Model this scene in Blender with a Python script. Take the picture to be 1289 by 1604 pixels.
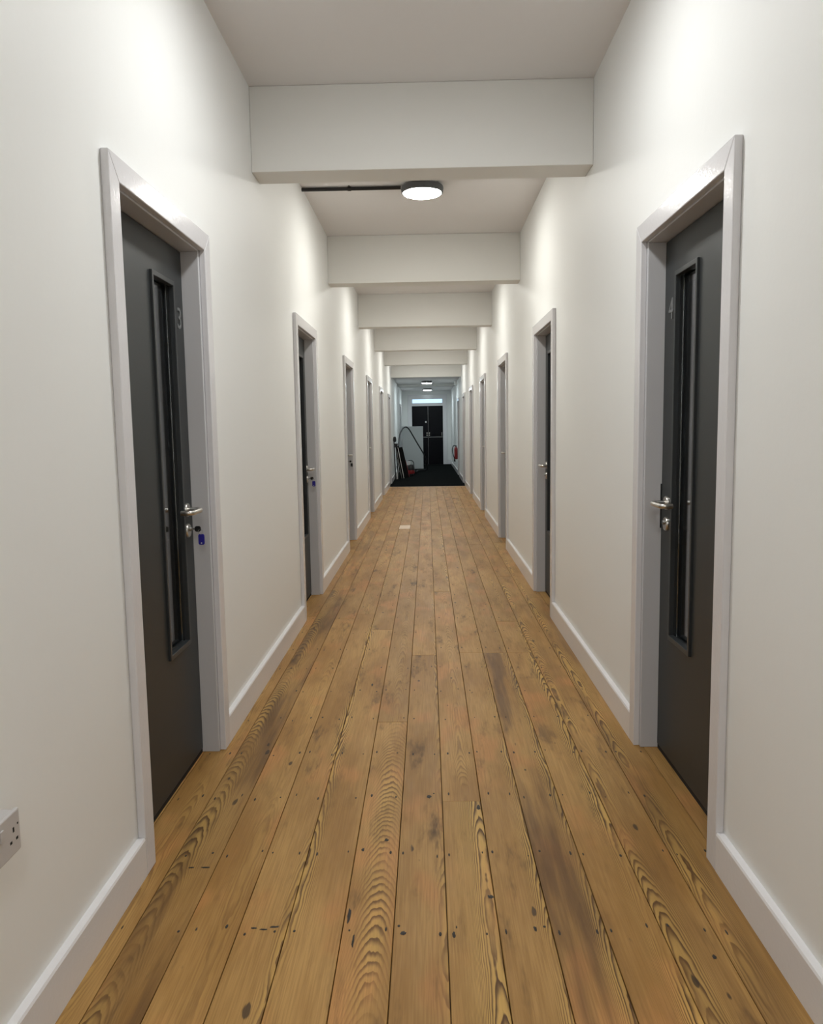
import bpy, bmesh, math, random
from mathutils import Vector, Matrix

# ------------------------------------------------------------------ clear
for o in list(bpy.data.objects): bpy.data.objects.remove(o, do_unlink=True)
S = bpy.context.scene
C = S.collection
random.seed(7)

# ------------------------------------------------------------------ camera
F_PX, PITCH, YAW, ROLL, CAM_H = 1218.84, .1078, -.0217, .0159, 1.30
cam = bpy.data.cameras.new('camera'); cam.sensor_fit = 'HORIZONTAL'; cam.sensor_width = 36.0
cam.lens = 36.0 * F_PX / 1289.0; cam.clip_start = .02; cam.clip_end = 200
cam_o = bpy.data.objects.new('camera', cam); C.objects.link(cam_o)
_r = Vector((math.cos(YAW), -math.sin(YAW), 0)); _f = Vector((math.sin(YAW), math.cos(YAW), 0)); _u = Vector((0, 0, 1))
_f2 = math.cos(PITCH)*_f - math.sin(PITCH)*_u; _u2 = math.sin(PITCH)*_f + math.cos(PITCH)*_u
_r3 = math.cos(ROLL)*_r - math.sin(ROLL)*_u2; _u3 = math.sin(ROLL)*_r + math.cos(ROLL)*_u2
M = Matrix.Identity(4)
for i in range(3):
    M[i][0] = _r3[i]; M[i][1] = _u3[i]; M[i][2] = -_f2[i]
M[2][3] = CAM_H
cam_o.matrix_world = M
S.camera = cam_o

# ------------------------------------------------------------------ world, exposure
LAMP_WARM = (1.0, .985, .925); LAMP_NEUTRAL = (.985, 1.0, 1.0); LAMP_COOL = (.84, .96, 1.0)
LAMP_STRENGTH, HALL_STRENGTH = 114.0, 95.0
W = bpy.data.worlds.new('world'); S.world = W; W.use_nodes = True
bg = W.node_tree.nodes['Background']; bg.inputs[0].default_value = (.56, .80, 1.0, 1); bg.inputs[1].default_value = 1.6
vs = S.view_settings
vs.view_transform = 'Standard'; vs.look = 'None'; vs.gamma = 1.0; vs.exposure = 0.0; vs.use_curve_mapping = False

# ------------------------------------------------------------------ materials
MATS = {}
def mat(name, col, rough=.5, metal=0.0, spec=.5, bump=None, var=None, trans=0.0, emit=None, coat=0.0):
    """plain procedural principled: bump=(scale,strength,dist), var=(scale,amount)"""
    m = bpy.data.materials.new(name); m.use_nodes = True
    nt = m.node_tree; b = nt.nodes['Principled BSDF']
    b.inputs['Base Color'].default_value = (*col, 1); b.inputs['Roughness'].default_value = rough
    b.inputs['Metallic'].default_value = metal; b.inputs['Specular IOR Level'].default_value = spec
    b.inputs['Coat Weight'].default_value = coat
    if trans: b.inputs['Transmission Weight'].default_value = trans
    if emit:
        b.inputs['Emission Color'].default_value = (*emit[0], 1); b.inputs['Emission Strength'].default_value = emit[1]
    if bump or var:
        tc = nt.nodes.new('ShaderNodeTexCoord')
    if var:
        n = nt.nodes.new('ShaderNodeTexNoise'); n.inputs['Scale'].default_value = var[0]; n.inputs['Detail'].default_value = 4
        mx = nt.nodes.new('ShaderNodeMix'); mx.data_type = 'RGBA'
        mx.inputs[6].default_value = (*[c*(1-var[1]) for c in col], 1); mx.inputs[7].default_value = (*[min(1, c*(1+var[1])) for c in col], 1)
        nt.links.new(tc.outputs['Object'], n.inputs['Vector']); nt.links.new(n.outputs['Fac'], mx.inputs[0]); nt.links.new(mx.outputs[2], b.inputs['Base Color'])
    if bump:
        n2 = nt.nodes.new('ShaderNodeTexNoise'); n2.inputs['Scale'].default_value = bump[0]; n2.inputs['Detail'].default_value = 3
        bp = nt.nodes.new('ShaderNodeBump'); bp.inputs['Strength'].default_value = bump[1]; bp.inputs['Distance'].default_value = bump[2]
        nt.links.new(tc.outputs['Object'], n2.inputs['Vector']); nt.links.new(n2.outputs['Fac'], bp.inputs['Height']); nt.links.new(bp.outputs['Normal'], b.inputs['Normal'])
    MATS[name] = m
    return m
mat('wall', (.88, .885, .865), .55, spec=.35, bump=(35, .12, .004), var=(.9, .012))
mat('ceiling', (.83, .81, .80), .7, spec=.2, bump=(30, .1, .004))
mat('beam', (.82, .815, .78), .6, spec=.3, bump=(30, .1, .004))
mat('gloss_white', (.83, .82, .83), .18, spec=.36, bump=(75, .40, .0010))
mat('architrave_white', (.745, .735, .75), .17, spec=.30, bump=(75, .45, .0012))
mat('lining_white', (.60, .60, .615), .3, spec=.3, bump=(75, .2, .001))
mat('door_grey', (.029, .033, .034), .42, spec=.36, bump=(400, .05, .001))
mat('bead_grey', (.03, .034, .036), .38)
mat('gap_black', (.006, .006, .006), .8)
mat('glass', (.9, .95, 1.0), .02, trans=1.0)
mat('steel', (.62, .60, .56), .28, metal=1.0)
mat('steel_dark', (.30, .30, .29), .35, metal=1.0)
mat('number_silver', (.22, .23, .23), .4, metal=.3)
mat('black_plastic', (.012, .012, .013), .4)
mat('black_matt', (.004, .004, .004), .7, spec=.12)
mat('rubber', (.010, .010, .011), .6)
mat('blue_plastic', (.03, .025, .30), .3)
mat('white_plastic', (.78, .76, .74), .35)
mat('socket_plastic', (.55, .53, .52), .4)
mat('lamp_body', (.10, .105, .11), .5)
mat('sub_floor', (.03, .02, .012), .9)
mat('carpet', (.0055, .0068, .0068), .95, spec=.02, bump=(300, .6, .01), var=(40, .3))
mat('cabinet', (.52, .55, .55), .45, var=(3, .03))
mat('black_paint', (.004, .004, .006), .4, spec=.15)
mat('red_paint', (.26, .010, .012), .3)
mat('grey_board', (.25, .27, .28), .5)
mat('dark_board', (.02, .022, .024), .4)
mat('wood_pale', (.74, .58, .42), .5, var=(20, .1))
mat('bristle', (.02, .02, .022), .9)
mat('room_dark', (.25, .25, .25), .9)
mat('nail', (.020, .014, .010), .6)
mat('dustpan_white', (.75, .75, .75), .4)

def wood_material():
    m = bpy.data.materials.new('old_pine'); m.use_nodes = True
    nt = m.node_tree; N = nt.nodes; L = nt.links; b = N['Principled BSDF']
    def attr(n):
        a = N.new('ShaderNodeAttribute'); a.attribute_type = 'OBJECT'; a.attribute_name = n; return a.outputs['Fac']
    def math_(op, a, b_=None, c=None, clamp=False):
        n = N.new('ShaderNodeMath'); n.operation = op; n.use_clamp = clamp
        for i, v in enumerate((a, b_, c)):
            if v is None: continue
            if isinstance(v, (int, float)): n.inputs[i].default_value = v
            else: L.new(v, n.inputs[i])
        return n.outputs[0]
    def smooth(v, lo, hi):
        n = N.new('ShaderNodeMapRange'); n.interpolation_type = 'SMOOTHSTEP'; n.clamp = True
        L.new(v, n.inputs[0]); n.inputs[1].default_value = lo; n.inputs[2].default_value = hi; n.inputs[3].default_value = 0; n.inputs[4].default_value = 1
        return n.outputs[0]
    def noise(vec, sx, sy, scale=1.0, detail=3, rough=.55):
        cx = N.new('ShaderNodeVectorMath'); cx.operation = 'MULTIPLY'; L.new(vec, cx.inputs[0]); cx.inputs[1].default_value = (sx, sy, 1)
        n = N.new('ShaderNodeTexNoise'); n.inputs['Scale'].default_value = scale; n.inputs['Detail'].default_value = detail; n.inputs['Roughness'].default_value = rough
        L.new(cx.outputs[0], n.inputs['Vector']); return n.outputs['Fac']
    def mix(fac, a, b_, kind='MIX'):
        n = N.new('ShaderNodeMix'); n.data_type = 'RGBA'; n.blend_type = kind
        if isinstance(fac, (int, float)): n.inputs[0].default_value = fac
        else: L.new(fac, n.inputs[0])
        for i, v in ((6, a), (7, b_)):
            if isinstance(v, tuple): n.inputs[i].default_value = (*v, 1)
            else: L.new(v, n.inputs[i])
        return n.outputs[2]
    tc = N.new('ShaderNodeTexCoord'); sep = N.new('ShaderNodeSeparateXYZ'); L.new(tc.outputs['Object'], sep.inputs[0])
    x, y = sep.outputs[0], sep.outputs[1]
    seed = attr('wood_seed')
    cmb = N.new('ShaderNodeCombineXYZ'); L.new(x, cmb.inputs[0]); L.new(y, cmb.inputs[1]); L.new(seed, cmb.inputs[2])
    vec = cmb.outputs[0]
    cx, d0, slope, fig, wid, tint = attr('wood_cx'), attr('wood_d'), attr('wood_slope'), attr('wood_fig'), attr('wood_w'), attr('wood_tint')
    # tree rings cut by the board face
    wob = math_('MULTIPLY', math_('SUBTRACT', noise(vec, 7, 1.3, 1, 4), .5), .045)
    fine = math_('MULTIPLY', math_('SUBTRACT', noise(vec, 45, 9, 1, 2), .5), .008)
    drift = math_('MULTIPLY', math_('SUBTRACT', noise(vec, .35, .9, 1, 2), .5), .030)
    dx = math_('SUBTRACT', x, cx); dx2 = math_('ADD', dx, math_('MULTIPLY', wob, .55))
    dep = math_('ADD', math_('ADD', d0, math_('MULTIPLY', slope, y)), math_('MULTIPLY', drift, 1.0))
    r = math_('SQRT', math_('ADD', math_('POWER', math_('ABSOLUTE', dx2), 2.0), math_('POWER', math_('ABSOLUTE', dep), 2.0)))
    r = math_('ADD', r, math_('MULTIPLY', fine, .25))
    t = math_('FRACT', math_('MULTIPLY', r, 600.0))
    ring = math_('MULTIPLY', smooth(t, .30, .85), math_('SUBTRACT', 1.0, smooth(t, .90, 1.0)))
    g = math_('DIVIDE', dx, wid); mask = math_('EXPONENT', math_('MULTIPLY', math_('MULTIPLY', g, g), -1.0))
    mask = math_('MULTIPLY', mask, math_('MULTIPLY', smooth(noise(vec, 6, 1.6, 1, 3), .30, .62), 1.25), clamp=True)
    con = math_('MULTIPLY', fig, math_('ADD', .07, mask), clamp=True)
    # base tone: warm brown with pink, olive and worn patches along the board
    n1 = noise(vec, 5, 1.2, 1, 4, .6); n2 = noise(vec, 14, 3, 1, 4, .65); n3 = noise(vec, 240, 6, 1, 2, .5)
    base = mix(smooth(n1, .32, .68), (.335, .172, .046), (.50, .290, .096))
    pink = noise(vec, 4.3, 1.9, 1.3, 2)
    base = mix(math_('MULTIPLY', smooth(pink, .52, .70), .7), base, (.54, .245, .080))
    base = mix(math_('MULTIPLY', smooth(n3, .30, .72), .42), base, (.23, .115, .028))
    light = mix(.55, base, (.66, .42, .115))
    figc = mix(ring, light, (.085, .036, .010))
    colr = mix(con, base, figc)
    # dirt and dark worn patches
    dirt = math_('MULTIPLY', smooth(n2, .52, .74), math_('ADD', .35, math_('MULTIPLY', smooth(noise(vec, 2.5, .8, 1.1, 2), .44, .66), .65)))
    colr = mix(math_('MULTIPLY', dirt, .85), colr, (.075, .042, .022))
    stain = attr('wood_stain')
    sm = math_('MULTIPLY', stain, smooth(noise(vec, 16, 1.0, 1, 3), .40, .66))
    colr = mix(math_('MULTIPLY', sm, .8), colr, (.085, .040, .018))
    # knots and small dents
    vm = N.new('ShaderNodeVectorMath'); vm.operation = 'MULTIPLY'; L.new(vec, vm.inputs[0]); vm.inputs[1].default_value = (10, 4.2, 7)
    vo = N.new('ShaderNodeTexVoronoi'); vo.inputs['Scale'].default_value = 1; L.new(vm.outputs[0], vo.inputs['Vector'])
    kn = math_('SUBTRACT', 1.0, smooth(math_('ADD', vo.outputs['Distance'], math_('MULTIPLY', math_('SUBTRACT', n2, .5), .55)), .012, .055))
    colr = mix(math_('MULTIPLY', kn, .8), colr, (.030, .020, .014))
    # per-board tint
    tn = N.new('ShaderNodeHueSaturation'); L.new(colr, tn.inputs['Color']); L.new(tint, tn.inputs['Value']); tn.inputs['Saturation'].default_value = 1.0
    L.new(tn.outputs[0], b.inputs['Base Color'])
    rg = math_('ADD', .40, math_('MULTIPLY', n2, .22)); L.new(rg, b.inputs['Roughness'])
    b.inputs['Specular IOR Level'].default_value = .28
    hgt = math_('ADD', math_('MULTIPLY', math_('MULTIPLY', ring, con), -1.0), math_('MULTIPLY', n3, .35))
    bp = N.new('ShaderNodeBump'); bp.inputs['Strength'].default_value = .22; bp.inputs['Distance'].default_value = .002
    L.new(hgt, bp.inputs['Height']); L.new(bp.outputs['Normal'], b.inputs['Normal'])
    MATS['old_pine'] = m
wood_material()

# ------------------------------------------------------------------ helpers
def add_box(bm, a, b, bevel=0.0, seg=2):
    x0, x1 = sorted((a[0], b[0])); y0, y1 = sorted((a[1], b[1])); z0, z1 = sorted((a[2], b[2]))
    v = [bm.verts.new(p) for p in ((x0,y0,z0),(x1,y0,z0),(x1,y1,z0),(x0,y1,z0),(x0,y0,z1),(x1,y0,z1),(x1,y1,z1),(x0,y1,z1))]
    fs = [bm.faces.new([v[i] for i in q]) for q in ((3,2,1,0),(4,5,6,7),(0,1,5,4),(1,2,6,5),(2,3,7,6),(3,0,4,7))]
    if bevel:
        es = list({e for f in fs for e in f.edges})
        bmesh.ops.bevel(bm, geom=es, offset=bevel, segments=seg, affect='EDGES', profile=.5)
def box(a, b, bevel=0.0, seg=2):
    bm = bmesh.new(); add_box(bm, a, b, bevel, seg); return bm
def prism(poly, ax, lo, hi, bevel=0.0):
    """polygon of (p,q) extruded along axis ax ('x','y','z'); p,q are the other two axes in order"""
    bm = bmesh.new()
    def P(p, q, t): return {'x': (t, p, q), 'y': (p, t, q), 'z': (p, q, t)}[ax]
    A = [bm.verts.new(P(p, q, lo)) for p, q in poly]; B = [bm.verts.new(P(p, q, hi)) for p, q in poly]
    n = len(poly); bm.faces.new(A); bm.faces.new(B[::-1])
    for i in range(n): bm.faces.new((A[i], B[i], B[(i+1) % n], A[(i+1) % n]))
    bmesh.ops.recalc_face_normals(bm, faces=bm.faces[:])
    if bevel: bmesh.ops.bevel(bm, geom=bm.edges[:], offset=bevel, segments=2, affect='EDGES', profile=.5)
    return bm
def ring_frame(o, i, x0, x1, bevel=0.0):
    """rectangular frame in the y-z plane: o,i = (y0,y1,z0,z1)"""
    bm = bmesh.new()
    def loop(r, x): return [bm.verts.new((x, p, q)) for p, q in ((r[0], r[2]), (r[1], r[2]), (r[1], r[3]), (r[0], r[3]))]
    O0, I0, O1, I1 = loop(o, x0), loop(i, x0), loop(o, x1), loop(i, x1)
    for k in range(4):
        j = (k+1) % 4
        bm.faces.new((O0[k], O0[j], I0[j], I0[k])); bm.faces.new((O1[k], O1[j], I1[j], I1[k]))
        bm.faces.new((O0[k], O0[j], O1[j], O1[k])); bm.faces.new((I0[k], I0[j], I1[j], I1[k]))
    bmesh.ops.recalc_face_normals(bm, faces=bm.faces[:])
    if bevel: bmesh.ops.bevel(bm, geom=bm.edges[:], offset=bevel, segments=2, affect='EDGES', profile=.5)
    return bm
def smooth_path(pts, n=8):
    P = [Vector(p) for p in pts]; out = []
    Q = [P[0]*2-P[1]] + P + [P[-1]*2-P[-2]]
    for i in range(1, len(Q)-2):
        for k in range(n):
            t = k/n; a, b, c, d = Q[i-1], Q[i], Q[i+1], Q[i+2]
            out.append(.5*((2*b) + (c-a)*t + (2*a-5*b+4*c-d)*t*t + (-a+3*b-3*c+d)*t**3))
    out.append(P[-1]); return out
def tube(path, rad, seg=12, bm=None):
    bm = bm or bmesh.new(); P = [Vector(p) for p in path]; rings = []
    up = None
    for i, p in enumerate(P):
        t = (P[min(i+1, len(P)-1)] - P[max(i-1, 0)]).normalized()
        if up is None:
            up = Vector((0, 0, 1)) if abs(t.z) < .9 else Vector((1, 0, 0))
        a = t.cross(up).normalized(); up = a.cross(t).normalized()
        rr = rad[i] if isinstance(rad, (list, tuple)) else rad
        rings.append([bm.verts.new(p + rr*(math.cos(2*math.pi*k/seg)*a + math.sin(2*math.pi*k/seg)*up)) for k in range(seg)])
    for A, B in zip(rings, rings[1:]):
        for k in range(seg): bm.faces.new((A[k], A[(k+1) % seg], B[(k+1) % seg], B[k]))
    bm.faces.new(rings[0][::-1]); bm.faces.new(rings[-1])
    bmesh.ops.recalc_face_normals(bm, faces=bm.faces[:])
    return bm
def lathe(prof, axis='z', c=(0, 0, 0), seg=32):
    """prof = [(r,t)] revolved round axis through c"""
    bm = bmesh.new(); rings = []
    for r, t in prof:
        ring = []
        for k in range(seg):
            a = 2*math.pi*k/seg; p, q = r*math.cos(a), r*math.sin(a)
            v = {'z': (p, q, t), 'x': (t, p, q), 'y': (p, t, q)}[axis]
            ring.append(bm.verts.new((v[0]+c[0], v[1]+c[1], v[2]+c[2])))
        rings.append(ring)
    for A, B in zip(rings, rings[1:]):
        for k in range(seg): bm.faces.new((A[k], A[(k+1) % seg], B[(k+1) % seg], B[k]))
    bm.faces.new(rings[0]); bm.faces.new(rings[-1])
    bmesh.ops.remove_doubles(bm, verts=bm.verts[:], dist=1e-5)
    bmesh.ops.recalc_face_normals(bm, faces=bm.faces[:])
    return bm
def obj(name, bm, material, parent=None, smooth=False):
    me = bpy.data.meshes.new(name); bm.to_mesh(me); bm.free()
    if smooth:
        for p in me.polygons: p.use_smooth = True
        me.set_sharp_from_angle(angle=math.radians(40))
    me.materials.append(MATS[material])
    o = bpy.data.objects.new(name, me); C.objects.link(o)
    if parent is not None: o.parent = parent
    return o
def empty(name, loc=(0, 0, 0)):
    o = bpy.data.objects.new(name, None); C.objects.link(o); o.location = loc; o.empty_display_size = .1; return o
def tag(o, label=None, cat=None, group=None, kind=None):
    for k, v in (('label', label), ('category', cat), ('group', group), ('kind', kind)):
        if v: o[k] = v
    return o
def copy_tree(o, parent=None):
    c = o.copy(); C.objects.link(c)
    if parent is not None: c.parent = parent
    for ch in list(o.children): copy_tree(ch, c)
    return c

# ------------------------------------------------------------------ dimensions
XL, XR = -.864, .845            # wall faces
Y0, Y1 = -5.2, 27.5             # corridor ends (behind the camera / double doors)
CEIL, BEAM_Z = 3.0, 2.589
TH = .12                        # wall thickness
CARPET_Y = 17.16
HALL_Y = 19.25; HALL_CEIL = 2.575
DOORS_L = [2.15, 5.14, 8.15, 11.20, 14.24, 17.28]
DOORS_R = [2.165, 5.166, 8.18, 11.235, 14.27, 17.30, 20.32]
HALL_DOOR_L = 24.75
BEAMS = [4.055 + 3.05*i for i in range(-3, 5)]
ORD = ['nearest', 'second', 'third', 'fourth', 'fifth', 'sixth', 'seventh']

# ------------------------------------------------------------------ walls
def long_wall(name, x_in, s, doors, label):
    bm = bmesh.new(); x_out = x_in - s*TH; y = Y0
    for d in doors:
        add_box(bm, (x_in, y, -.03), (x_out, d+.03, 3.05)); add_box(bm, (x_in, d+.03, 2.03), (x_out, d+.94, 3.05)); y = d+.94
    add_box(bm, (x_in, y, -.03), (x_out, Y1+.1, 3.05))
    bmesh.ops.remove_doubles(bm, verts=bm.verts[:], dist=1e-5)
    return tag(obj(name, bm, 'wall'), label, 'wall', kind='structure')
long_wall('wall_left', XL, 1, DOORS_L + [HALL_DOOR_L], 'off-white painted wall along the left of the corridor')
long_wall('wall_right', XR, -1, DOORS_R, 'off-white painted wall along the right of the corridor')
tag(obj('wall_back', box((-3.4, Y0-.1, -.03), (3.4, Y0, 3.05)), 'wall'), 'off-white end wall of the corridor behind the viewer', 'wall', kind='structure')
# dark rooms behind the doors
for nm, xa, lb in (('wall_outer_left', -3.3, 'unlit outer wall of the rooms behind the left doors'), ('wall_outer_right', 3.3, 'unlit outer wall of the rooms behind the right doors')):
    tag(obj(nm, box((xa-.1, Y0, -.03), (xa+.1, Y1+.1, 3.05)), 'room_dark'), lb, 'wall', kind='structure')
# end wall with the opening for the double door and its transom light
DX0, DX1, DTOP, WTOP = -.529, .557, 2.05, 2.30
bm = bmesh.new()
add_box(bm, (-3.4, Y1, -.03), (DX0-.05, Y1+.12, 3.05)); add_box(bm, (DX1+.05, Y1, -.03), (3.4, Y1+.12, 3.05)); add_box(bm, (DX0-.05, Y1, WTOP+.05), (DX1+.05, Y1+.12, 3.05))
tag(obj('wall_end', bm, 'wall'), 'pale wall round the double doors at the far end', 'wall', kind='structure')

# ------------------------------------------------------------------ ceiling and beams
tag(obj('ceiling', box((-3.4, Y0-.1, CEIL), (3.4, Y1+.12, CEIL+.1)), 'ceiling'), 'pale plastered corridor ceiling between the beams', 'ceiling', kind='structure')
tag(obj('ceiling_lowered', box((XL, HALL_Y+.15, HALL_CEIL), (XR, Y1, CEIL)), 'ceiling'), 'lower pale ceiling over the far entrance hall', 'ceiling', kind='structure')
bl = {0: 'nearest white ceiling beam, in front of the round light with conduit', 1: 'white ceiling beam just past the round light with conduit', 2: 'third white ceiling beam from the front',
      3: 'fourth white ceiling beam from the front', 4: 'fifth white ceiling beam from the front, last but one before the hall'}
for i, y in enumerate(BEAMS):
    k = i-3
    o = obj('ceiling_beam', box((XL, y, BEAM_Z), (XR, y+.195, CEIL), .004, 2), 'beam')
    tag(o, bl.get(k, 'white ceiling beam %s behind the viewer' % ('just' if k == -1 else 'second' if k == -2 else 'furthest')), 'beam', 'white downstand beams across the corridor', 'structure')
tag(obj('ceiling_beam', box((XL, HALL_Y, 2.525), (XR, HALL_Y+.15, CEIL), .004), 'beam'), 'last white beam, at the mouth of the hall', 'beam', 'white downstand beams across the corridor', 'structure')
tag(obj('ceiling_beam', box((XL, 23.35, 2.52), (XR, 23.5, HALL_CEIL), .004), 'beam'), 'shallow beam in the hall ceiling between its two lights', 'beam', kind='structure')

# ------------------------------------------------------------------ floor: planks
floor = tag(obj('floor', box((-3.4, Y0-.1, -.12), (3.4, Y1+.12, -.024)), 'sub_floor'), 'old worn pine floorboards running down the corridor', 'floor', kind='structure')
EDGES = [-1.06, -.926, -.789, -.652, -.512, -.385, -.239, -.105, .035, .169, .306, .444, .587, .721, .858, 1.0]
# wood figure of each column: (centre across the board -.5...5, half width m, depth m, slope, strength, stain, tint)
FIG = [(0, .02, .10, .004, .30, 0, .95), (.1, .03, .09, .004, .3, 0, 1.0), (-.32, .036, .050, .030, .80, .75, .88), (.2, .03, .10, .004, .20, 0, 1.06),
       (.52, .020, .07, .006, .8, 0, 1.04), (-.52, .034, .09, .004, .80, 0, 1.08), (.14, .036, .036, .045, .70, .05, 1.10), (.50, .018, .10, .003, .55, .12, 1.0),
       (.40, .075, .075, .003, .90, 0, 1.04), (.56, .034, .075, .004, .95, 0, 1.00), (.54, .036, .060, .008, 1.0, .85, 1.0), (.48, .042, .060, .010, 1.0, .1, 1.04),
       (-.36, .036, .040, .016, .80, .3, 1.0), (-.30, .045, .050, .010, .80, .5, .98), (0, .03, .08, .004, .4, .3, .96)]
JOINTS = {3: [5.23, 8.9], 4: [6.51, 5.365], 5: [10.0, 10.365, 4.93], 6: [3.339, 7.4], 7: [4.36, 8.1], 8: [2.597, 6.1], 9: [4.40, 7.9], 10: [4.39, 9.2], 11: [5.12, 4.394], 12: [6.7]}
random.seed(21)
def plank(c, ya, yb, over=None):
    x0, x1 = EDGES[c]+.0011, EDGES[c+1]-.0011; w = x1-x0; xm = (x0+x1)/2
    bm = bmesh.new(); add_box(bm, (-w/2, 0, -.022), (w/2, yb-ya-.0014, 0), .0012, 1)
    o = obj('plank', bm, 'old_pine', floor); o.location = (xm, ya+.0007, random.uniform(-.0006, .0004))
    cx, wd, d, sl, fg, stn, tn = FIG[c]
    near = ya < 2.5
    if not near:
        if random.random() < .45: cx = random.uniform(-.6, .6)
        d = random.uniform(.035, .10); sl = random.choice((-1, 1))*random.uniform(.003, .02)
        fg *= random.uniform(.35, .9); stn *= random.uniform(0, .8); tn = random.uniform(.93, 1.08)
    if over: cx, wd, d, sl, fg, stn, tn = over
    o['wood_cx'] = cx*w; o['wood_w'] = wd; o['wood_d'] = d; o['wood_slope'] = sl; o['wood_fig'] = fg; o['wood_stain'] = stn; o['wood_tint'] = tn
    o['wood_seed'] = random.uniform(0, 60)
    return o
for c in range(len(EDGES)-1):
    js = sorted(JOINTS.get(c, [])); js = [j for j in js]
    y = -1.2 + random.uniform(-1.5, .3)
    first = js[0] if js else random.uniform(4.5, 6.5)
    cuts = [Y0, y, first] + js[1:]
    last = cuts[-1]
    while last < CARPET_Y - 1.2:
        last += random.uniform(2.2, 4.4); cuts.append(last)
    cuts = sorted(set(q for q in cuts if q < CARPET_Y-.3)) + [CARPET_Y]
    for a, b in zip(cuts, cuts[1:]):
        if c == 5 and abs(a-10.0) < .01:
            p = plank(c, a, b); p.data.materials[0] = MATS['wood_pale']; p['label'] = 'short pale replacement piece of board'; continue
        plank(c, a, b, (.1, .03, .09, .012, .30, 0, 1.05) if (c == 8 and abs(a-2.597) < .01) else None)
# nail heads in rows over the joists, sunk in the boards
bm = bmesh.new()
yj = 1.15
while yj < CARPET_Y:
    for c in range(1, 14):
        for t in (.16, .82):
            if random.random() < .86:
                x = EDGES[c] + (EDGES[c+1]-EDGES[c])*(t+random.uniform(-.07, .07)); y = yj+random.uniform(-.02, .02)
                rx, ry = random.uniform(.0020, .0042), random.uniform(.005, .013)
                ctr = bm.verts.new((x, y, .0012)); rim = [bm.verts.new((x+rx*math.cos(k*math.pi/3), y+ry*math.sin(k*math.pi/3), .0002)) for k in range(6)]
                for k in range(6): bm.faces.new((ctr, rim[k], rim[(k+1) % 6]))
    yj += .372
tag(obj('nail_heads', bm, 'nail', floor), kind='stuff')
# knots, splits and old filled gouges in the nearest boards
SPOTS = [(-0.227, 1.955, 0.0055, 0.04), (-0.207, 1.851, 0.0035, 0.03), (-0.011, 2.632, 0.009, 0.014), (0.158, 2.039, 0.009, 0.01), (0.051, 1.875, 0.005, 0.016), (-0.298, 3.843, 0.005, 0.022), (-0.147, 2.341, 0.008, 0.01), (-0.216, 2.285, 0.004, 0.012), (-0.079, 1.883, 0.008, 0.009), (-0.472, 1.905, 0.009, 0.004), (-0.447, 1.9, 0.011, 0.004), (-0.419, 1.91, 0.013, 0.005), (-0.724, 2.19, 0.01, 0.004), (-0.681, 2.19, 0.015, 0.004), (0.158, 2.551, 0.008, 0.02), (0.686, 1.791, 0.006, 0.009), (0.263, 1.9, 0.004, 0.012)]
for x, y, rx, ry in SPOTS:
    bm = bmesh.new(); n_ = 14; ctr = bm.verts.new((0, 0, .0016)); rim = []
    for k in range(n_):
        a = 2*math.pi*k/n_; q = random.uniform(.65, 1.15); rim.append(bm.verts.new((rx*q*math.cos(a), ry*q*math.sin(a), .0003)))
    for k in range(n_): bm.faces.new((ctr, rim[k], rim[(k+1) % n_]))
    o = obj('knot', bm, 'nail', floor); o.location = (x, y, 0)
# carpet of the hall and its threshold strip
tag(obj('hall_carpet', box((XL+.001, CARPET_Y+.03, -.022), (XR-.001, Y1-.002, .006), .004), 'carpet'), 'charcoal carpet covering the floor of the far hall', 'carpet', kind='structure')
tag(obj('trim_1', box((XL+.02, CARPET_Y, -.022), (XR-.02, CARPET_Y+.03, .004), .002), 'wood_pale'), 'thin pale threshold strip between floorboards and carpet', 'threshold', kind='structure')

tag(obj('trim_2', box((DX0-.05, Y1-.001, -.024), (DX1+.05, Y1+.12, .006)), 'black_plastic'), 'dark sill added under the black double doors to block leaking daylight', 'threshold', kind='structure')  # added filler: keeps sky light from leaking in below the leaves

# ------------------------------------------------------------------ baseboards
def baseboard(name, x, s, doors, label):
    root = tag(empty(name, (x, Y0, 0)), label, 'baseboard', kind='structure')
    y = Y0+.002
    for d in list(doors) + [None]:
        yb = (d - .0005) if d else Y1-.002
        prof = [(0, 0), (s*.022, 0), (s*.022, .110), (s*.019, .116), (0, .117)]
        o = obj('baseboard_length', prism(prof, 'y', 0, yb-y), 'gloss_white', root); o.location = (0, y-Y0, 0)
        if d: y = d+.9705
baseboard('baseboard_left', XL, 1, DOORS_L + [HALL_DOOR_L], 'white painted baseboard along the left wall')
baseboard('baseboard_right', XR, -1, DOORS_R, 'white painted baseboard along the right wall')
be = tag(empty('baseboard_end', (0, Y1, 0)), 'white baseboard either side of the double doors', 'baseboard', kind='structure')
obj('baseboard_length', box((XL+.023, -.02, .007), (DX0-.14, 0, .16), .003), 'gloss_white', be); obj('baseboard_length', box((DX1+.14, -.02, .007), (XR-.023, 0, .16), .003), 'gloss_white', be)

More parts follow.
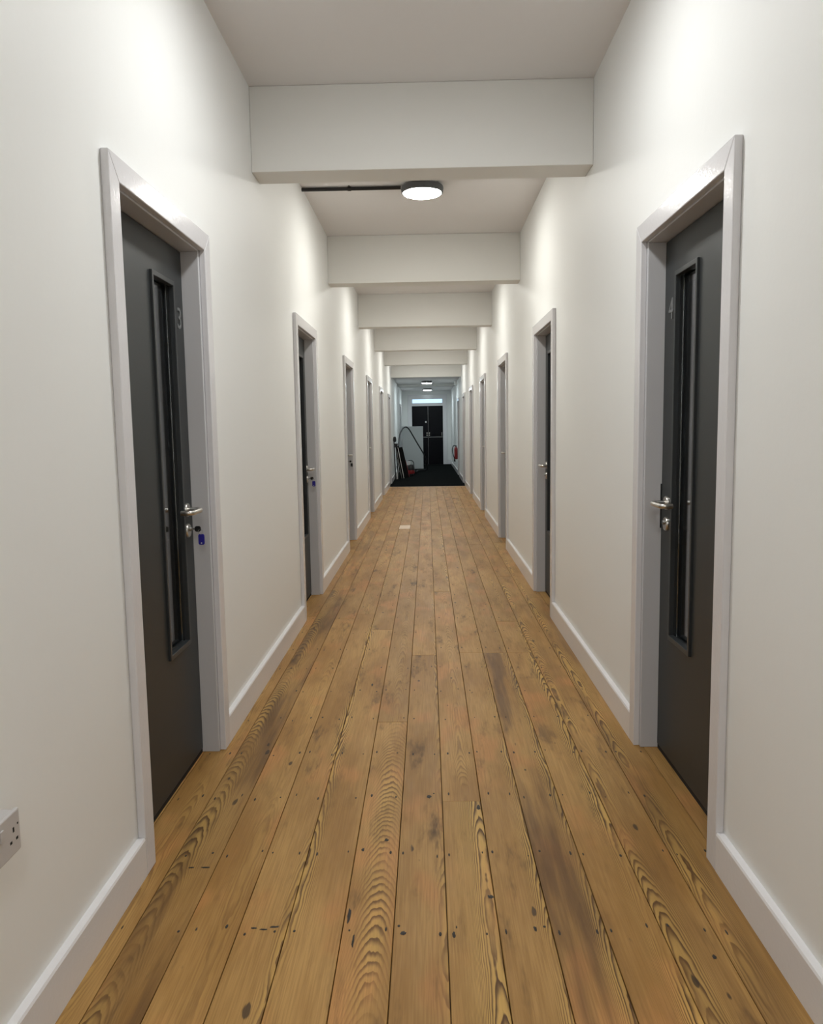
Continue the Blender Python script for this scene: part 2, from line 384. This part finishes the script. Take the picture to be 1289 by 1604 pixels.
# ------------------------------------------------------------------ corridor doors
def digit_mesh(txt, size):
    cu = bpy.data.curves.new('digit', 'FONT'); cu.body = txt; cu.size = size; cu.extrude = .0012; cu.align_x = 'CENTER'; cu.align_y = 'CENTER'
    t = bpy.data.objects.new('digit', cu); C.objects.link(t); bpy.context.view_layer.update()
    me = bpy.data.meshes.new_from_object(t.evaluated_get(bpy.context.evaluated_depsgraph_get()))
    bpy.data.objects.remove(t); bpy.data.curves.remove(cu); me.name = 'door_number'; return me
AW, DW, DH = .07, .97, 2.0565    # architrave width, width over architraves, height over architraves
def make_door(s):
    go = 0 if s == 1 else -.022   # the glass slot sits a little further from the lock on the right doors
    """s=+1: corridor lies towards +x. local origin: wall face, near outer edge, floor"""
    root = empty('door_proto')
    def part(n, bm, m, parent=root, smooth=False): return obj(n, bm, m, parent, smooth)
    t = .0232*s
    part('architrave', prism([(0, 0), (AW, 0), (AW, DH-AW), (0, DH)], 'x', 0, t, .003), 'architrave_white')
    part('architrave', prism([(DW-AW, 0), (DW, 0), (DW, DH), (DW-AW, DH-AW)], 'x', 0, t, .003), 'architrave_white')
    part('architrave', prism([(AW, DH-AW), (DW-AW, DH-AW), (DW, DH), (0, DH)], 'x', 0, t, .003), 'architrave_white')
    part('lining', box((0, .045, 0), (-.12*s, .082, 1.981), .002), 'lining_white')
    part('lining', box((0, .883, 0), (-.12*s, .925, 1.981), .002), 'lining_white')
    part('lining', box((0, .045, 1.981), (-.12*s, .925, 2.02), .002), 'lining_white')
    xf = -.066*s; xb = -.110*s
    hole = (.536+go, .754+go, .500, 1.835)
    leaf = part('leaf', ring_frame((.085, .880, .019, 1.977), hole, xf, xb, .0012), 'door_grey')
    obj('glazing_bead', ring_frame((.527+go, .763+go, .487, 1.847), (.541+go, .749+go, .505, 1.830), xf-.010*s, xf+.010*s, .002), 'bead_grey', leaf)
    obj('glass_pane', box((-.086*s, .537+go, .501), (-.092*s, .753+go, 1.834)), 'glass', leaf)
    obj('gap_shade_strip', box((-.068*s, .085, .0005), (-.106*s, .880, .0185)), 'gap_black', leaf)  # black strip standing in for the dark of the gap under the leaf
    h = part('lever_handle', tube(smooth_path([(xf+.004*s, .805, 1.0), (xf+.030*s, .805, 1.0), (xf+.048*s, .803, 1.0), (xf+.059*s, .790, 1.0), (xf+.061*s, .770, 1.0),
              (xf+.061*s, .700, 1.0), (xf+.058*s, .688, 1.0), (xf+.046*s, .680, 1.0), (xf+.020*s, .680, 1.0)], 6), .0095, 14), 'steel', smooth=True)
    obj('rose', lathe([(.0, xf), (.0265, xf), (.0265, xf+.007*s), (.024, xf+.010*s), (0, xf+.010*s)], 'x', (0, .805, 1.0), 28), 'steel', h, True)
    e = part('lock_escutcheon', lathe([(0, xf), (.0265, xf), (.0265, xf+.007*s), (.024, xf+.010*s), (0, xf+.010*s)], 'x', (0, .805, .92), 28), 'steel', smooth=True)
    obj('lock_cylinder', lathe([(0, xf+.008*s), (.0085, xf+.008*s), (.0085, xf+.016*s), (.007, xf+.018*s), (0, xf+.018*s)], 'x', (0, .805, .926), 18), 'steel_dark', e, True)
    return root, leaf
n = 1
for s, x, ys, side in ((1, XL, DOORS_L, 'left'), (-1, XR, DOORS_R, 'right')):
    proto, leaf = make_door(s)
    for i, y in enumerate(ys):
        num = {('left', 0): '3', ('right', 0): '4'}.get((side, i))
        if num: lab = 'nearest dark grey door on the %s wall, numbered %s, with tall glass slot' % (side, num)
        else: lab = '%s dark grey door from the front in the %s wall, in white frame' % (ORD[i], side)
        if i == 0: first = proto
        else:
            o = copy_tree(proto); o.name = 'door_%d' % n; o.location = (x, y, 0); tag(o, lab, 'door', 'dark grey doors along the corridor', 'structure')
        if i == 0: l0 = lab; n0 = n
        n += 1
    proto.name = 'door_%d' % n0; proto.location = (x, ys[0], 0); tag(proto, l0, 'door', 'dark grey doors along the corridor', 'structure')
    if side == 'left':
        hd = copy_tree(proto); hd.name = 'door_14'; hd.location = (x, HALL_DOOR_L, 0); tag(hd, 'door in the left wall of the hall, beyond the pale cabinet', 'door', kind='structure')
    me = digit_mesh('3' if s == 1 else '4', .112); me.materials.clear(); me.materials.append(MATS['number_silver'])
    dn = bpy.data.objects.new('door_number', me); C.objects.link(dn); dn.parent = leaf
    dn.location = ((-.066+.0012)*s, .828 if s == 1 else .802, 1.719)
    R3 = Matrix(((0, 0, 1), (1, 0, 0), (0, 1, 0))) if s == 1 else Matrix(((0, 0, -1), (-1, 0, 0), (0, 1, 0)))
    dn.rotation_euler = R3.to_euler(); dn['label'] = 'silver number %s on the door' % ('3' if s == 1 else '4')
    if s == -1:
        kp = obj('strike_plate', box((-.062*s, .8795, .895), (-.088*s, .884, 1.068)), 'black_plastic', proto); kp['label'] = 'black strike plate in the frame'

# keys left in the locks of the three nearest left doors
def key(y, fob, label):
    xk = XL-.066+.0175; yk = y+.805
    root = empty('key', (xk, yk, .926)); tag(root, label, 'key', 'keys in the locks of the left doors')
    obj('key_blade', box((0, -.001, -.004), (.018, .001, .004)), 'steel', root)
    bow = obj('key_bow', prism([(.013, -.007), (.018, -.011), (.031, -.011), (.036, -.006), (.036, .006), (.031, .011), (.018, .011), (.013, .007)], 'y', -.0022, .0022, .0007), 'black_plastic', root)
    obj('split_ring', tube([(.033+.008*math.cos(a), .004*math.sin(a*2), -.013+.010*math.sin(a)) for a in [2*math.pi*k/20 for k in range(21)]], .0009, 6), 'steel_dark', root)
    if fob:
        pts = []
        for cx_, cz_, a0 in ((.005, -.005, 0), (-.005, -.005, 90), (-.005, -.033, 180), (.005, -.033, 270)):
            for k in range(5):
                a = math.radians(a0+k*22.5); pts.append((.037+cx_+.007*math.cos(a), -.022+cz_+.007*math.sin(a)))
        f = obj('key_fob', prism(pts, 'y', -.002, .002, .0008), fob, root)
        obj('fob_hole', lathe([(0, -.0026), (.0026, -.0026), (.0026, -.0020), (0, -.0020)], 'y', (.037, 0, -.055), 12), 'white_plastic', f)
    return root
key(DOORS_L[0], 'blue_plastic', 'black-headed key with blue fob in the lock of door 3')
key(DOORS_L[1], 'blue_plastic', 'key with blue fob in the second left door')
key(DOORS_L[2], 'black_plastic', 'key with dark fob in the third left door')

# ------------------------------------------------------------------ ceiling lights
def emission(name, col, strength):
    m = bpy.data.materials.new(name); m.use_nodes = True; nt = m.node_tree; nt.nodes.clear()
    e = nt.nodes.new('ShaderNodeEmission'); e.inputs[0].default_value = (*col, 1); e.inputs[1].default_value = strength
    o = nt.nodes.new('ShaderNodeOutputMaterial'); nt.links.new(e.outputs[0], o.inputs[0]); MATS[name] = m
emission('diffuser_warm', LAMP_WARM, LAMP_STRENGTH); emission('diffuser_neutral', LAMP_NEUTRAL, LAMP_STRENGTH*.95); emission('diffuser_cool', LAMP_COOL, HALL_STRENGTH)
def make_light(m):
    root = empty('ceiling_light')
    obj('base_plate', lathe([(0, 0), (.115, 0), (.115, -.012), (0, -.012)], 'z', seg=40), 'white_plastic', root, True)
    obj('housing', lathe([(.0, -.012), (.138, -.012), (.147, -.018), (.150, -.030), (.146, -.058), (.140, -.062), (.134, -.060), (.134, -.030), (0, -.030)], 'z', seg=48), 'lamp_body', root, True)
    obj('diffuser', lathe([(.1335, -.050), (.1335, -.060), (.128, -.066), (.105, -.071), (.06, -.074), (0, -.075)], 'z', seg=40), m, root, True)
    return root
proto = make_light('diffuser_warm')
LY = [5.69 + 3.05*k for k in range(-3, 5)]
lamp_lab = {0: 'round light with dark rim, fed by a black conduit pipe', 1: 'round ceiling light hidden past the second beam', 2: 'round ceiling light hidden past the third beam',
            3: 'round ceiling light hidden past the fourth beam', 4: 'round ceiling light hidden past the fifth beam', -1: 'round ceiling light just above the top of the frame',
            -2: 'round ceiling light above the viewer', -3: 'round ceiling light furthest behind the viewer'}
for k, y in enumerate(LY):
    o = proto if k == 0 else copy_tree(proto)
    if k <= 2:
        for ch in o.children:
            if ch.name.startswith('diffuser'):
                ch.data = ch.data.copy() if k == 0 else neutral; ch.data.materials[0] = MATS['diffuser_neutral']; neutral = ch.data
    elif k == 3:
        for ch in o.children:
            if ch.name.startswith('diffuser'): ch.data = ch.data.copy(); ch.data.materials[0] = MATS['diffuser_warm']; warm = ch.data
    else:
        for ch in o.children:
            if ch.name.startswith('diffuser'): ch.data = warm
    o.location = (-.012, y, CEIL); tag(o, lamp_lab[k-3], 'ceiling light', 'round corridor lights')
proto = make_light('diffuser_cool')
for k, (y, lb) in enumerate(((21.7, 'nearer of the two round lights on the hall ceiling'), (25.8, 'further of the two round lights on the hall ceiling'))):
    o = proto if k == 0 else copy_tree(proto)
    o.location = (.005+.02*k, y, HALL_CEIL); tag(o, lb, 'ceiling light', 'round hall lights')
# conduit feeding the visible light
cr = tag(empty('conduit_pipe', (-.163, 5.70, CEIL)), 'black conduit pipe running from the round light to the left wall', 'pipe')
obj('pipe', tube([(0, 0, -.0155), (XL+.163, 0, -.0155)], .0122, 14), 'black_plastic', cr, True)
obj('coupler', tube([(-.351, 0, -.0155), (-.376, 0, -.0155)], .0150, 14), 'black_plastic', cr, True)
obj('saddle_clip', box((-.360, -.03, -.0045), (-.368, .03, 0), .001), 'black_plastic', cr)

# ------------------------------------------------------------------ double socket on the left wall
sk = tag(empty('wall_socket', (XL, 1.390, .5185)), 'white double plug socket low on the left wall, cut by the frame', 'socket')
obj('back_box', box((0, -.071, -.040), (.030, .071, .040), .003), 'socket_plastic', sk)
fp = obj('face_plate', box((.030, -.073, -.043), (.040, .073, .043), .003), 'socket_plastic', sk)
for yc in (-.036, .036):
    sg = -1 if yc < 0 else 1
    for dy, dz, w, hh in ((.012*sg+.0, .008, .0055, .010), (.012*sg-.011, -.014, .0075, .0055), (.012*sg+.011, -.014, .0075, .0055), (.012*sg+.016, .014, .004, .004)):
        obj('pin_hole', box((.0385, yc+dy-w/2, dz-hh/2), (.0403, yc+dy+w/2, dz+hh/2)), 'gap_black', fp)
    r = obj('rocker_switch', box((.038, -.012+.0165*(0 if sg < 0 else 1)-.006, .004), (.0435, -.012+.0165*(0 if sg < 0 else 1)+.006, .028), .0012), 'socket_plastic', sk)

# ------------------------------------------------------------------ double doors at the end
dd = tag(empty('door_15', (0, Y1, 0)), 'pair of black doors with pale transom window at the far end', 'door', kind='structure')
def yb(n, a, b, m, par=dd, bev=.003): return obj(n, box(a, b, bev), m, par)
yb('frame_jamb', (DX0-.05, -.03, .006), (DX0, .11, WTOP+.05), 'gloss_white'); yb('frame_jamb', (DX1, -.03, .006), (DX1+.05, .11, WTOP+.05), 'gloss_white')
yb('frame_head', (DX0, -.03, WTOP), (DX1, .11, WTOP+.05), 'gloss_white'); yb('transom_bar', (DX0, -.03, DTOP), (DX1, .11, DTOP+.095), 'gloss_white')
yb('architrave', (DX0-.14, -.026, .006), (DX0-.05, 0, WTOP+.05), 'gloss_white'); yb('architrave', (DX1+.05, -.026, .006), (DX1+.14, 0, WTOP+.05), 'gloss_white')
yb('architrave', (DX0-.14, -.026, WTOP+.05), (DX1+.14, 0, WTOP+.14), 'gloss_white')
cxd = .035
for a, b, sg in ((DX0+.0005, cxd-.0005, 1), (cxd+.0005, DX1-.0005, -1)):
    lf = yb('leaf', (a, .03, .0065), (b, .075, DTOP-.0005), 'black_paint', dd, .0006)
    yb('upper_panel', (a+.08, .024, 1.04), (b-.08, .034, DTOP-.09), 'black_paint', lf); yb('lower_panel', (a+.08, .024, .10), (b-.08, .034, .90), 'black_paint', lf)
    yb('push_rail', (a+.02, .016, .955), (b-.02, .030, .973), 'steel_dark', lf, .002)
    kx = b-.04 if sg == 1 else a+.04
    for z in (1.105, 1.03):
        obj('knob', lathe([(0, -.018), (.020, -.016), (.026, 0), (.022, .02), (.012, .030), (0, .032)], 'y', (kx, .0, z), 16), 'steel', lf, True)
pl = dd.children[-1]
obj('pull_handle', tube(smooth_path([(DX1-.045, .03, 1.12), (DX1-.045, -.012, 1.11), (DX1-.045, -.015, 1.04), (DX1-.045, .03, 1.0)], 5), .013, 8), 'steel', pl, True)
yb('astragal', (cxd-.006, .018, .02), (cxd+.006, .03, DTOP-.01), 'steel_dark', pl)
obj('spy_plate', lathe([(0, .022), (.03, .022), (.03, .032), (0, .032)], 'y', (-.042, 0, 1.494), 16), 'white_plastic', dd.children[-2] if dd.children[-2].name.startswith('leaf') else pl)
wn = tag(empty('window_1', ((DX0+DX1)/2, Y1+.04, DTOP+.095)), 'narrow bright transom window above the black double doors', 'window', kind='structure')
hw = (DX1-DX0)/2; hh = WTOP-DTOP-.095
obj('window_frame', box((-hw, -.02, 0), (hw, .02, .012)), 'gloss_white', wn); obj('window_frame', box((-hw, -.02, hh-.012), (hw, .02, hh)), 'gloss_white', wn)
obj('window_frame', box((-hw, -.02, .012), (-hw+.02, .02, hh-.012)), 'gloss_white', wn); obj('window_frame', box((hw-.02, -.02, .012), (hw, .02, hh-.012)), 'gloss_white', wn)
obj('pane', box((-hw+.02, -.003, .012), (hw-.02, .003, hh-.012)), 'glass', wn)

# ------------------------------------------------------------------ hall things
cb = tag(empty('cabinet', (-.455, 24.30, .006)), 'tall plain pale grey cabinet standing in front of the black doors', 'cabinet')
obj('body', box((-.325, -.255, .03), (.325, .27, 1.335), .006), 'cabinet', cb)
cdoor = obj('cabinet_door', box((-.322, -.28, .035), (.322, -.256, 1.332), .006), 'cabinet', cb)
obj('plinth', box((-.31, -.25, 0), (.31, .26, .03)), 'black_plastic', cb)
obj('door_grip', box((-.318, -.284, .75), (-.310, -.279, .95), .001), 'steel_dark', cdoor)

vc = tag(empty('vacuum_cleaner', (-.46, 21.2, .006)), 'red and black drum vacuum cleaner with long black hose looping upward', 'vacuum cleaner')
body = obj('body', lathe([(0, .05), (.10, .05), (.105, .07), (.10, .14), (.095, .15), (0, .15)], 'z', seg=28), 'red_paint', vc, True)
hd = obj('lid', lathe([(0, .15), (.102, .15), (.106, .19), (.095, .26), (.06, .30), (0, .305)], 'z', seg=28), 'black_plastic', vc, True)
obj('cap', lathe([(0, .29), (.045, .29), (.05, .35), (.04, .39), (0, .395)], 'z', (-.055, -.02, 0), 20), 'dustpan_white', vc, True)
obj('carry_handle', tube(smooth_path([(-.09, 0, .25), (-.08, 0, .38), (0, 0, .41), (.07, 0, .37), (.085, 0, .25)], 6), .011, 8), 'black_plastic', vc, True)
for a in (45, 135, 225, 315):
    obj('wheel', lathe([(0, -.012), (.03, -.012), (.034, 0), (.03, .012), (0, .012)], 'x', (.09*math.cos(math.radians(a)), .09*math.sin(math.radians(a)), .034), 16), 'black_plastic', vc, True)
def rel(p, r): return tuple(p[i]-r.location[i] for i in range(3))
hose = [(-.42, 21.26, .20), (-.36, 21.7, .10), (-.34, 22.6, .026), (-.30, 23.25, .026), (-.16, 23.50, .026), (-.06, 23.45, .03), (-.02, 23.2, .10), (-.04, 22.9, .30), (-.103, 22.5, .527), (-.30, 22.3, .88),
        (-.42, 22.2, 1.10), (-.51, 22.1, 1.255), (-.565, 22.05, 1.31), (-.61, 22.0, 1.322), (-.68, 21.9, 1.28), (-.755, 21.7, 1.13), (-.775, 21.3, .95), (-.775, 20.9, .77)]
obj('hose', tube(smooth_path([rel(p, vc.location and vc) for p in hose], 6), .0185, 10), 'rubber', vc, True)
obj('wand', tube([rel((-.775, 20.9, .77), vc), rel((-.70, 20.85, .42), vc), rel((-.62, 20.8, .04), vc)], .017, 10), 'steel_dark', vc, True)

def leaning_panel(name, base, top, w, th, m, label, edge=None):
    """flat board facing down the corridor, foot edge centre at base, top edge centre at top"""
    b, t = Vector(base), Vector(top); L = (t-b).length
    root = tag(empty(name, base), label, 'board', 'black boards leaning on the left hall wall')
    z = (t-b).normalized(); yv = Vector((0, 1, 0)); yv = (yv - z*yv.dot(z)).normalized(); xv = yv.cross(z)
    root.rotation_euler = Matrix((xv, yv, z)).transposed().to_euler()
    obj('panel', box((-w/2, -th/2, 0), (w/2, th/2, L), .003), m, root)
    if edge: obj('edging', box((w/2, -th/2-.001, 0), (w/2+.008, th/2+.001, L*.55), .001), edge, root)
    return root
leaning_panel('folding_board', (-.545, 20.18, .02), (-.715, 20.30, .80), .13, .03, 'black_matt', 'widest black board leaning beside the vacuum cleaner, reddish lower edge', 'red_paint')
leaning_panel('folding_board', (-.675, 20.26, .02), (-.785, 20.36, .83), .09, .02, 'black_matt', 'narrow black board leaning between the wide board and the hall wall')
def pole(base, top, r, m, label):
    root = tag(empty('pole', base), label, 'pole', 'poles leaning on the left hall wall')
    obj('shaft', tube([(0, 0, 0), tuple(Vector(top)-Vector(base))], r, 10), m, root, True)
    d = Vector(top)-Vector(base); e = d.normalized()*.03
    obj('end_cap', tube([tuple(d-e), tuple(d+e*.1)], r*1.25, 10), 'black_plastic', root, True)
pole((-.615, 20.02, .012), (-.765, 20.06, .83), .008, 'white_plastic', 'thin pale pole leaning in front of the black boards')
pole((-.665, 19.90, .012), (-.805, 19.94, .83), .007, 'steel_dark', 'thin dull metal pole leaning nearest the hall wall')
def pole_tool(name, base, top, head, label, hm):
    b, t = Vector(base), Vector(top)
    root = tag(empty(name, base), label, 'broom' if name == 'broom' else 'mop', 'cleaning tools against the left hall wall')
    obj('handle', tube([(0, 0, 0), tuple(t-b)], .013, 10), 'black_plastic', root, True)
    d = (t-b)
    if head == 'brush':
        obj('brush_head', box((d.x-.03, d.y-.10, d.z-.03), (d.x+.05, d.y+.10, d.z+.012), .008), 'black_plastic', root)
        obj('bristles', box((d.x-.022, d.y-.095, d.z-.085), (d.x+.042, d.y+.095, d.z-.03), .006), hm, root)
    else:
        obj('mop_head', lathe([(0, .06), (.03, .05), (.040, .01), (.042, -.04), (.03, -.07), (0, -.08)], 'z', (d.x+.02, d.y, d.z-.03), 16), hm, root, True)
    return root
pole_tool('broom', (-.74, 19.62, .012), (-.795, 19.64, .90), 'brush', 'black broom with its brush head up, leaning on the hall wall', 'bristle')
pole_tool('mop', (-.80, 19.40, .012), (-.83, 19.38, 1.06), 'mop', 'dark mop standing head up, tight against the hall wall', 'bristle')
pan = tag(empty('dustpan', (-.765, 19.78, .007)), 'pale dustpan standing at the foot of the leaning tools', 'dustpan')
obj('scoop', prism([(-.030, .0), (.030, .0), (.022, .20), (-.022, .20)], 'y', -.012, .012, .004), 'dustpan_white', pan)
obj('grip', tube([(0, 0, .22), (-.012, 0, .33)], .012, 8), 'black_plastic', pan, True)

fe = tag(empty('fire_extinguisher', (XR-.062, 21.47, .0)), 'small dark red fire extinguisher with black hose on the right hall wall', 'fire extinguisher')
obj('cylinder', lathe([(0, .42), (.036, .42), (.046, .43), (.046, .70), (.036, .735), (.018, .75), (.016, .77), (0, .77)], 'z', seg=24), 'red_paint', fe, True)
obj('valve', box((-.016, -.04, .77), (.016, .04, .79), .004), 'black_plastic', fe)
obj('operating_lever', box((-.008, -.09, .795), (.008, .02, .806), .003), 'black_plastic', fe)
obj('hose', tube(smooth_path([(-.01, -.04, .78), (-.05, -.06, .80), (-.085, -.06, .76), (-.10, -.05, .68), (-.085, -.04, .58), (-.06, -.04, .49), (-.04, -.045, .43)], 6), .011, 8), 'rubber', fe, True)
obj('nozzle', tube([(-.045, -.055, .46), (-.038, -.055, .36)], [.014, .026], 12), 'black_plastic', fe, True)
obj('wall_bracket', box((.044, -.02, .55), (.062, .02, .65), .002), 'steel_dark', fe)
ab = tag(empty('alarm_box', (XR, 21.9, 2.53)), 'small white box at the top of the right hall wall', 'alarm box')
obj('casing', box((-.075, -.09, -.06), (0, .09, .045), .012), 'white_plastic', ab); obj('sounder_lens', lathe([(0, 0), (.03, 0), (.026, -.018), (0, -.022)], 'z', (-.038, 0, -.06), 16), 'cabinet', ab, True)
